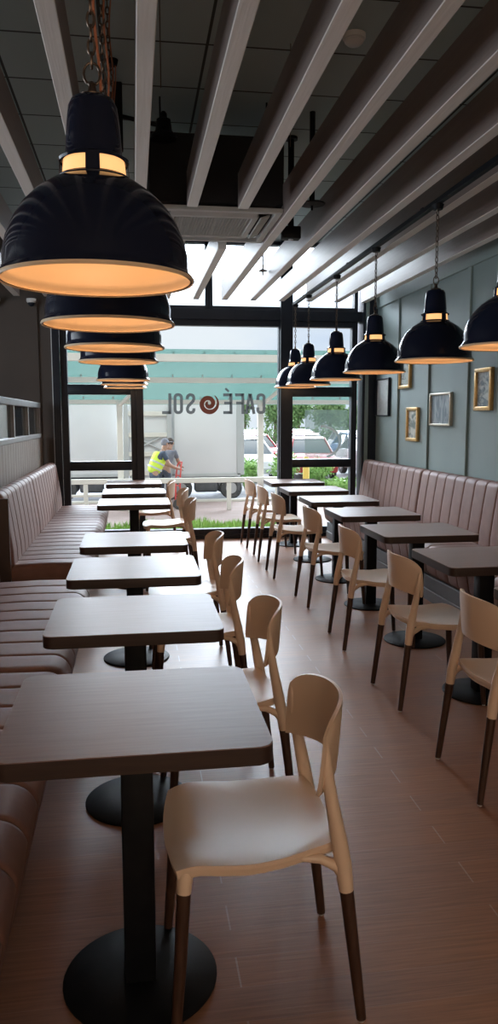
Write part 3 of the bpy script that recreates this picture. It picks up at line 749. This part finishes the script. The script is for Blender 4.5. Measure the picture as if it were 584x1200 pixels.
struct('kerb', box(B(), -14, 16, 20.05, 20.3, ZG-.1, ZG+.06, .01, 1), M_creampost, smooth=0)
b = B(); vsb = [(-3, YW+.13, -.12), (4, YW+.13, -.12), (4, 10.7, -.12), (-3, 10.7, -.12), (-3, 12.2, ZG), (4, 12.2, ZG)]
q = [b.verts.new(v) for v in vsb]; b.faces.new(q[:4]); b.faces.new((q[3], q[2], q[5], q[4])); struct('ground_bank', b, M_soil, smooth=0)
b = B(); rr = random.Random(3)
for i in range(9000):
    x = rr.uniform(-1.3, 1.95 if rr.random() < .9 else 2.2); y = rr.uniform(YW+.36, 10.75); hgt = rr.uniform(.14, .3)*(.8+.5*noise.noise(Vector((x*2, y*2, 0))))
    a = rr.uniform(0, 2*PI); dx, dy = math.cos(a)*.009, math.sin(a)*.009; lx, ly = rr.gauss(0, .035), rr.gauss(0, .035)
    v = [b.verts.new(p) for p in ((x-dx, y-dy, -.12), (x+dx, y+dy, -.12), (x+dx*.7+lx*.5, y+dy*.7+ly*.5, -.12+hgt*.6), (x-dx*.7+lx*.5, y-dy*.7+ly*.5, -.12+hgt*.6), (x+lx, y+ly, -.12+hgt))]
    b.faces.new(v[:4]); b.faces.new((v[3], v[2], v[4]))
setp(obj('grass_strip', b, M_grass, smooth=0), 'bright green grass growing outside along the foot of the window', 'grass', kind='stuff')

# low cream barrier
rl_ = thing('barrier_rail', 'low cream steel barrier crossing outside the middle window', 'barrier', (.5, 18.2, ZG))
b = B(); box(b, -2.9, 3.05, -.06, .06, .66, .78, .01, 1); obj('top_rail', b, M_creampost, rl_)
b = B(); box(b, -2.9, -.2, -.03, .03, .36, .42, .01, 1); obj('lower_rail', b, M_creampost, rl_)
for x in (-1.63, -.62, .02, 1.72, 2.9):
    b = B(); box(b, x-.05, x+.05, -.05, .05, 0, .66, .008, 1); obj('post', b, M_creampost, rl_)

# canopy of teal glass on cream steel
cn = thing('glass_canopy', 'sloping teal glass canopy on cream steel posts outside the window', 'canopy', (0, 17.2, ZG))
zt, zl = 2.97-ZG, 1.80-ZG
b = B(); q = [b.verts.new(v) for v in ((-6, 0, zt), (9, 0, zt), (9, 1.4, zl), (-6, 1.4, zl), (-6, 0.006, zt+.012), (9, .006, zt+.012), (9, 1.406, zl+.012), (-6, 1.406, zl+.012))]
for f in ((0, 1, 2, 3), (4, 5, 6, 7), (0, 1, 5, 4), (3, 2, 6, 7), (0, 3, 7, 4), (1, 2, 6, 5)): b.faces.new([q[i] for i in f])
obj('glass_roof', b, M_teal, cn, smooth=0)
for fz, hh2 in ((.13, .085), (.52, .06), (.93, .05)):
    y = 1.4*fz-.08; z = zt+(zl-zt)*fz-.02
    b = B(); box(b, -6, 9, y-.05, y+.05, z-hh2, z+hh2, .01, 1); p = obj('purlin', b, M_creampost, cn)
    b = B()
    for k in range(22):
        x = -5.9+k*.68; tube(b, [(x, y, z+hh2), (x, y-.01, z+hh2+.05)], .012, 6); lathe(b, [(.03, 0), (.03, .012)], 8, (x, y-.01, z+hh2+.05))
    obj('clamp', b, M_hub, p)
for x in (-6, -.32, 3.02, 8.6):
    b = B(); box(b, x-.07, x+.07, 1.15, 1.29, 0, zl+.08, .01, 1); obj('post', b, M_creampost, cn)
    b = B(); tube(b, [(x, 1.2, zl-.02), (x+.42, .75, zl+.36)], .05, 8); obj('brace', b, M_creampost, cn)

# vehicles
def wheel(bm, x, y, r, w_, mi=0):
    t = bmesh.new(); lathe(t, [(r*.55, -w_/2), (r*.93, -w_/2), (r, -w_*.35), (r, w_*.35), (r*.93, w_/2), (r*.55, w_/2)], 24)
    for v in t.verts: v.co = Vector((x+v.co.x, y+v.co.z, r+v.co.y))
    merge(bm, t, mi)
def hub(bm, x, y, r, w_):
    t = bmesh.new(); lathe(t, [(.02, -w_*.52), (r*.5, -w_*.5), (r*.56, -w_*.4), (r*.56, w_*.4), (r*.5, w_*.5), (.02, w_*.52)], 16)
    for v in t.verts: v.co = Vector((x+v.co.x, y+v.co.z, r+v.co.y))
    merge(bm, t)
def truck(label, x, y, wd, ln, zb, zt_, side):
    """box trailer whose long white box runs along x, wheels below"""
    t = thing('box_trailer', label, 'trailer', (x, y, ZG), 0, 'white box trailers parked beyond the barrier')
    b = B(); box(b, -ln/2, ln/2, 0, wd, zb, zt_, .02, 2); obj('cargo_box', b, M_tw, t)
    b = B()
    for sx in (-1, 1): box(b, sx*ln/2-.1, sx*ln/2+.1, -.03, .03, zb-.02, zt_+.03, .01, 1)
    box(b, -ln/2, ln/2, -.03, .03, zb-.06, zb+.03, .008, 1); box(b, -ln/2, ln/2, -.03, .03, zt_-.05, zt_+.04, .008, 1); obj('corner_frame', b, M_tg, t)
    b = B(); box(b, -ln/2+.1, ln/2-.05, .25, wd-.25, zb-.2, zb-.02, .01, 1); box(b, -ln*.16, ln*.17, .02, .5, zb-.48, zb-.08, .06, 3)
    box(b, ln*.45, ln*.49, .0, .3, zb-.45, zb-.02, .01, 1); obj('chassis', b, M_under, t)
    for wx in ((-ln*.36), (ln*.37)):
        for wy in (.16, wd-.16):
            b = B(); wheel(b, wx, wy, .3, .2); wo = obj('wheel', b, M_tyre, t); b = B(); hub(b, wx, wy, .3, .2); obj('hub', b, M_hub, wo)
    return t
    sx = side; x0 = sx*(ln/2+.12)
    pf = [(0, .45), (1.5, .45), (1.62, .9), (1.5, 1.35), (1.1, 2.05), (0, 2.1)]
    b = B(); prism(b, [(x0+sx*px_, pz) for px_, pz in pf], .05, wd-.05, .03, fn=lambda c: Vector((c.x, c.z, c.y))); obj('cab', b, M_tw, t)
    b = B(); box(b, *sorted((x0+sx*.45, x0+sx*1.15)), .035, .06, 1.35, 1.9, .02, 1); obj('cab_window', b, M_carglass, t)
    return t
M_carglass = mat('car_glass', (.06, .08, .09), .08)
truck('white box trailer with plain side behind the middle window pane', 1.9, 20.6, 2.2, 1.86, .68, 2.62, 1).children
def cols(c): return noisy('car_paint', c, tuple(min(1, v*1.05) for v in c), .25, nscale=2)
truck('white box trailer seen through the left window pane', -1.15, 20.9, 2.2, 1.9, .68, 2.62, -1)

# steel rack between the trailers
rk = thing('steel_rack', 'grey steel cross braced rack standing between the two white trailers', 'rack', (.42, 20.4, ZG))
for x in (-.62, .5):
    b = B(); box(b, x-.06, x+.06, -.05, .05, 0, 2.6, .008, 1); obj('post', b, M_tg, rk)
for z in (.75, 1.25, 1.75, 2.3):
    b = B(); box(b, -.56, .44, -.04, .04, z-.06, z+.06, .008, 1); obj('crossbar', b, M_creampost, rk)
for a, c in (((-.5, 1.3), (.4, 1.75)), ((-.5, 1.75), (.4, 1.3))):
    b = B(); tube(b, [(a[0], 0, a[1]), (c[0], 0, c[1])], .025, 8); obj('brace', b, M_tg, rk)
b = B(); box(b, -.55, .45, .05, .09, .3, 2.55, .01, 1); obj('back_sheet', b, M_tw, rk)

def car(label, x, y, rz, paint, first=None):
    t = thing('parked_car', label, 'car', (x, y, ZG), rz, 'cars in the car park')
    side = [(-2.05, .32), (-2.12, .55), (-2.05, .86), (-1.75, .93), (-1.3, 1.0), (-.85, .98), (.9, .95), (1.7, .84), (2.02, .68), (2.1, .45), (2.0, .25), (-1.9, .25)]
    def bulge(c):
        k = 1-.06*max(0, (c.y-.5))/.5
        return Vector((c.x, (c.z)*k, c.y))
    b = B(); prism(b, side, -.84, .84, .05, fn=bulge); obj('body', b, paint, t)
    cab = [(-1.85, .9), (-1.35, 1.36), (-.9, 1.46), (.1, 1.45), (.45, 1.36), (1.15, .92)]
    def tap(c):
        k = 1-.26*max(0, (c.y-.9))/.55
        return Vector((c.x, c.z*k, c.y))
    b = B(); prism(b, cab, -.76, .76, .03, fn=tap); obj('glasshouse', b, M_carglass, t)
    rf = [(-1.25, 1.42), (-.9, 1.485), (.1, 1.475), (.38, 1.41), (.1, 1.43), (-.9, 1.44)]
    b = B(); prism(b, rf, -.6, .6, .01, fn=lambda c: Vector((c.x, c.z, c.y)))
    for s in (-1, 1):
        for (xa, za), (xb, zb_) in (((-1.85, .92), (-1.25, 1.44)), ((-.35, .94), (-.35, 1.45)), ((1.15, .93), (.38, 1.43))):
            def yy(z): return s*.77*(1-.26*(z-.9)/.55)
            tube(b, [(xa, yy(za), za), (xb, yy(zb_), zb_)], .035, 6)
    obj('roof', b, paint, t)
    for wx in (-1.3, 1.3):
        for s in (-1, 1):
            b = B(); wheel(b, wx, s*.76, .31, .2); wo = obj('wheel', b, M_tyre, t); b = B(); hub(b, wx, s*.76, .31, .2); obj('hub', b, M_hub, wo)
    b = B()
    for s in (-1, 1): box(b, 1.93, 2.07, s*.62-.16, s*.62+.16, .58, .7, .03, 2)
    obj('headlight', b, M_white, t)
    b = B()
    for s in (-1, 1): box(b, -2.1, -2.0, s*.65-.12, s*.65+.12, .66, .86, .03, 2)
    obj('tail_light', b, M_redl, t)
    return t
M_redl = mat('tail_red', (.5, .02, .02), .3)
Wc, Rc, Sc, Dc, Bc = cols((.62, .63, .65)), cols((.42, .05, .05)), cols((.36, .38, .4)), cols((.1, .11, .13)), cols((.1, .18, .4))
for lab, x, y, dr, pt in (('white car in front row of the car park, left of the canopy post', 4.0, 28.2, .1, Wc),
        ('dark red car in front row, mostly behind the right mullion', 6.5, 28.6, -.1, Rc),
        ('silver white car in front row behind the frosted sticker', 9.0, 28.4, .05, Wc),
        ('red hatchback in second row, above the white car', 5.3, 34.6, .12, Rc),
        ('grey car in second row, at the left of the right window', 7.8, 34.8, -.1, Sc),
        ('blue car in second row, behind the frosted sticker', 10.4, 34.6, .1, Bc),
        ('silver car in third row, left of the canopy post', 6.2, 41, 0, Sc),
        ('bright red car in third row, beside the sticker', 9.0, 41.2, .08, Rc),
        ('white car in third row, at the right end', 11.6, 41, -.06, Wc),
        ('dark car in the fourth row, left end', 7.0, 47, 0, Dc), ('silver car in the fourth row by the trees', 10.2, 47, 0, Sc)):
    car(lab, x, y, -PI/2+dr, pt)

def leaves(bm, cx, cy, cz, rx, ry, rz_, n, s, rnd):
    for i in range(n):
        d = Vector((rnd.gauss(0, 1), rnd.gauss(0, 1), rnd.gauss(0, 1))).normalized(); k = rnd.random()**.35
        k *= .8+.45*noise.noise(d*2.2+Vector((cx, cy, 0)))
        p = Vector((cx+d.x*rx*k, cy+d.y*ry*k, cz+d.z*rz_*k))
        a = Vector((rnd.gauss(0, 1), rnd.gauss(0, 1), rnd.gauss(0, 1))).normalized(); c = a.cross(d)
        if c.length < .01: continue
        c.normalize(); a *= s*rnd.uniform(.7, 1.3); c *= s*.45
        v = [bm.verts.new(p+w_) for w_ in (-a, c, a, -c)]; bm.faces.new(v)
def bush(label, x, y, rx, h, grp, seed):
    rnd = random.Random(seed); t = thing('hedge_bush', label, 'bush', (x, y, ZG), 0, grp)
    b = B(); leaves(b, 0, 0, h*.55, rx, .6, h*.5, 1500, .06, rnd); obj('foliage', b, M_leafA, t, smooth=0)
    b = B()
    for k in range(4): tube(b, [(rnd.uniform(-.1, .1), 0, 0), (rnd.uniform(-rx, rx)*.6, 0, h*.6)], [.03, .01], 6)
    obj('stem', b, M_bark, t)
for i, (x, y, rx, h, lab) in enumerate(((3.45, 23.4, .5, 1.0, 'green bush left of the canopy post, beyond the barrier'), (4.65, 23.6, .55, 1.2, 'green bush right of the canopy post'),
        (5.85, 24.2, .55, .9, 'green bush just left of the right mullion'), (5.9, 21.8, .6, .45, 'low clipped bush in the right window, left end'),
        (7.7, 24.0, .7, .5, 'low clipped bush in the middle of the right window'), (6.9, 19.6, .7, .3, 'lowest strip of planting in the right window'))):
    bush(lab, x, y, rx, h, 'bushes round the car park', 40+i)
def tree(label, x, y, h, r, seed):
    rnd = random.Random(seed); t = thing('car_park_tree', label, 'tree', (x, y, ZG), 0, 'trees beyond the car park')
    b = B(); tube(b, [(0, 0, 0), (.1, 0, h*.3), (0, 0, h*.7)], [.16, .12, .05], 8)
    obj('trunk', b, M_bark, t); b = B()
    for k in range(4): leaves(b, rnd.uniform(-.5, .5)*r, rnd.uniform(-.5, .5)*r, h*.62+rnd.uniform(-.2, .2)*h, r*.75, r*.75, h*.28, 700, .16, rnd)
    obj('crown', b, M_leafB, t, smooth=0)
tl = ['leafy tree beyond the cars, left of the sign letter C', 'leafy tree behind canopy post', 'leafy tree just left of the right mullion', 'leafy tree hidden partly by the right mullion',
      'leafy tree at left of the right window', 'leafy tree behind the sticker, left', 'leafy tree behind the sticker, right', 'leafy tree at the far right of the car park']
for i, x in enumerate((5.6, 8.6, 10.4, 13.0, 14.6, 17.4, 19.0, 22.0)): tree(tl[i], x, 57+(i % 2)*4, 4.4+(i*37 % 5)*.3, 1.35, 70+i)
for i in range(5): tree(['small tree beyond trucks, furthest left', 'small tree beyond trucks, second from left', 'small tree beyond trucks, middle', 'small tree beyond trucks, fourth from left', 'small tree beyond trucks, fifth from left'][i], -14+i*4.4, 60, 4.2, 1.6, 90+i)
# far hedge
b = B(); rnd = random.Random(5)
for k in range(26): leaves(b, -4+k*1.3, 53, ZG+.9, 1.0, .8, .9, 420, .13, rnd)
setp(obj('hedge_row', b, M_leafB, smooth=0), 'long clipped hedge closing the far end of the car park', 'hedge', kind='stuff')

# bollard
bo = thing('bollard', 'short yellow bollard outside the right window, low at its left', 'bollard', (4.62, 20.5, ZG))
b = B(); lathe(b, [(.09, 0), (.09, 1.05), (.07, 1.12), (.01, 1.15)], 20); obj('post', b, mat('yellow_paint', (.75, .55, .12), .5), bo)
b = B(); lathe(b, [(.13, 0), (.13, .04), (.09, .05)], 20); obj('foot', b, M_under, bo)

# ------------------------------------------------------------------ people outside
M_skin = noisy('skin', (.42, .25, .18), (.46, .28, .2), .5, nscale=8)
M_hiv = mat('hi_vis', (.66, .88, .08), .6); M_strip = mat('reflective_strip', (.55, .6, .6), .4)
M_navyc = noisy('navy_cloth', (.05, .07, .11), (.07, .09, .13), .8, nscale=8)
M_greyc = noisy('grey_cloth', (.2, .21, .25), (.25, .26, .3), .8, nscale=8)
M_hair = mat('dark_hair', (.05, .04, .035), .7)
def skin_mesh(name, V, E, R, m, parent, sub=2):
    me = bpy.data.meshes.new(name); me.from_pydata([Vector(v) for v in V], E, []); o = bpy.data.objects.new(name, me); C.objects.link(o)
    md = o.modifiers.new('s', 'SKIN'); lay = me.skin_vertices[0].data
    for i, r in enumerate(R): lay[i].radius = (r, r) if not isinstance(r, tuple) else r
    lay[0].use_root = True
    sd = o.modifiers.new('d', 'SUBSURF'); sd.levels = sub; sd.render_levels = sub
    dg = bpy.context.evaluated_depsgraph_get(); ev = o.evaluated_get(dg); nm = bpy.data.meshes.new_from_object(ev)
    o.modifiers.clear(); o.data = nm; nm.materials.clear(); nm.materials.append(m)
    for p in nm.polygons: p.use_smooth = True
    o.parent = parent
    return o
def person(label, x, y, rz, lean, topm, legm, hat, vest):
    t = thing('person', label, 'person', (x, y, ZG), rz)
    s, c = math.sin(lean), math.cos(lean)
    def up_(d, side=0, z0=.93): return (s*d, side, z0+c*d)     # torso direction leans towards +x
    hip = (0, 0, .93); ch_ = up_(.40); nk = up_(.53); hd = (nk[0]+.07, 0, nk[2]+.09); ht = (nk[0]+.09, 0, nk[2]+.22)
    V = [hip, up_(.2), ch_, nk, hd, ht]; E = [(0, 1), (1, 2), (2, 3), (3, 4), (4, 5)]; R = [.14, .13, .155, .055, .085, .07]
    for sd in (-1, 1):
        k = len(V); sh = up_(.45, sd*.19); el = (sh[0]+.13, sd*.22, sh[2]-.26); wr_ = (el[0]+.22, sd*.15, el[2]-.10); hn = (wr_[0]+.08, sd*.13, wr_[2]-.03)
        V += [sh, el, wr_, hn]; E += [(2, k), (k, k+1), (k+1, k+2), (k+2, k+3)]; R += [.06, .045, .03, .032]
        for f in range(4):
            q = len(V); V += [(hn[0]+.05, hn[1]+(f-1.5)*.02, hn[2]-.005), (hn[0]+.075, hn[1]+(f-1.5)*.02, hn[2]-.035)]; E += [(k+3, q), (q, q+1)]; R += [.009, .008]
        q = len(V); V += [(wr_[0]+.05, wr_[1]-sd*.04, wr_[2])]; E += [(k+2, q)]; R += [.01]
        k = len(V); V += [(0, sd*.09, .88), (.04, sd*.1, .5), (-.02, sd*.11, .09), (.13, sd*.12, .04)]
        E += [(0, k), (k, k+1), (k+1, k+2), (k+2, k+3)]; R += [.09, .062, .042, .04]
    skin_mesh('body', V, E, R, M_skin, t)
    # shirt
    V = [up_(-.02), up_(.2), up_(.42), up_(.49)]; E = [(0, 1), (1, 2), (2, 3)]; R = [.152, .147, .175, .075]
    for sd in (-1, 1):
        k = len(V); sh = up_(.45, sd*.19); el = (sh[0]+.09, sd*.212, sh[2]-.17); V += [sh, el]; E += [(2, k), (k, k+1)]; R += [.075, .06]
    skin_mesh('shirt', V, E, R, topm, t)
    if vest:
        vt = skin_mesh('vest', [up_(-.12), up_(.16), up_(.40), up_(.48)], [(0, 1), (1, 2), (2, 3)], [.19, .185, .21, .13], M_hiv, t)
        for d in (.06, .2):
            b = B(); n = 24; pc = Vector(up_(d)); ax = Vector((s, 0, c)); a = Vector((c, 0, -s)); e = Vector((0, 1, 0))
            rr_ = [(.18, -.022), (.188, -.02), (.188, .02), (.18, .022)]
            rings = [[b.verts.new(pc+ax*h2+(a*math.cos(2*PI*i/n)+e*math.sin(2*PI*i/n))*r_*1.0) for i in range(n)] for r_, h2 in rr_]; ring_faces(b, rings, True, False)
            obj('reflective_band', b, M_strip, vt)
    V = [(0, 0, .96), (0, 0, .9)]; E = [(0, 1)]; R = [.155, .15]
    for sd in (-1, 1):
        k = len(V); V += [(0, sd*.09, .85), (.04, sd*.1, .5), (-.02, sd*.11, .1)]; E += [(1, k), (k, k+1), (k+1, k+2)]; R += [.1, .075, .06]
    skin_mesh('trousers', V, E, R, legm, t)
    for sd in (-1, 1):
        b = B(); box(b, -.08, .19, sd*.12-.05, sd*.12+.05, 0, .1, .03, 3); obj('shoe', b, M_hair, t)
    # hair or cap, face
    hc = Vector(((hd[0]+ht[0])/2, 0, (hd[2]+ht[2])/2))
    b = B(); bmesh.ops.create_uvsphere(b, u_segments=20, v_segments=12, radius=.1)
    for v in b.verts: v.co = Vector((v.co.x*1.05-.018, v.co.y*.92, max(v.co.z*1.1+.03, -.03 if v.co.x < .02 else .035)))+hc
    if hat: box(b, hc.x+.06, hc.x+.17, -.06, .06, hc.z+.04, hc.z+.055, .005, 1)
    obj('cap' if hat else 'hair', b, hat or M_hair, t)
    b = B(); box(b, hc.x+.075, hc.x+.112, -.012, .012, hc.z-.03, hc.z+.01, .008, 2); obj('nose', b, M_skin, t)
    b = B()
    for sd in (-1, 1): bmesh.ops.create_uvsphere(b, u_segments=8, v_segments=6, radius=.011, matrix=Matrix.Translation(hc+Vector((.082, sd*.032, .012))))
    obj('eyes', b, M_hair, t)
    b = B(); box(b, hc.x+.072, hc.x+.088, -.025, .025, hc.z-.06, hc.z-.05, .003, 1); obj('mouth', b, mat('lips', (.35, .14, .12), .5), t)
    b = B()
    for sd in (-1, 1): box(b, hc.x-.015, hc.x+.02, sd*.085-.01, sd*.085+.01, hc.z-.035, hc.z+.025, .008, 2)
    obj('ears', b, M_skin, t)
    return t
person('person in yellow hi-vis vest and grey cap bending over a red trolley', .46, 18.75, .25, .45, M_navyc, M_navyc, M_greyc, True)
person('person in grey T-shirt standing behind the one in the hi-vis vest', 0.74, 19.5, 1.0, .5, M_greyc, M_navyc, None, False)
# red hand trolley
M_red = mat('red_paint', (.6, .06, .05), .45)
ht_ = thing('hand_trolley', 'red tubular hand trolley with grey wheels beside the two people', 'trolley', (1.02, 18.75, ZG), .2)
b = B()
for s in (-1, 1): tube(b, [(0, s*.2, .12), (.03, s*.2, .8), (.06, s*.17, 1.05), (.1, s*.1, 1.12)], .018, 8)
tube(b, [(.1, -.1, 1.12), (.1, .1, 1.12)], .018, 8)
for z in (.3, .55, .8): tube(b, [(.02, -.2, z), (.02, .2, z)], .014, 8)
obj('frame', b, M_red, ht_)
b = B(); box(b, -.02, .28, -.22, .22, .03, .05, .004, 1); obj('toe_plate', b, M_red, ht_)
for s in (-1, 1):
    b = B(); wheel(b, -.04, s*.26, .13, .06); wo = obj('wheel', b, M_tyre, ht_); b = B(); hub(b, -.04, s*.26, .13, .06); obj('hub', b, M_hub, wo)
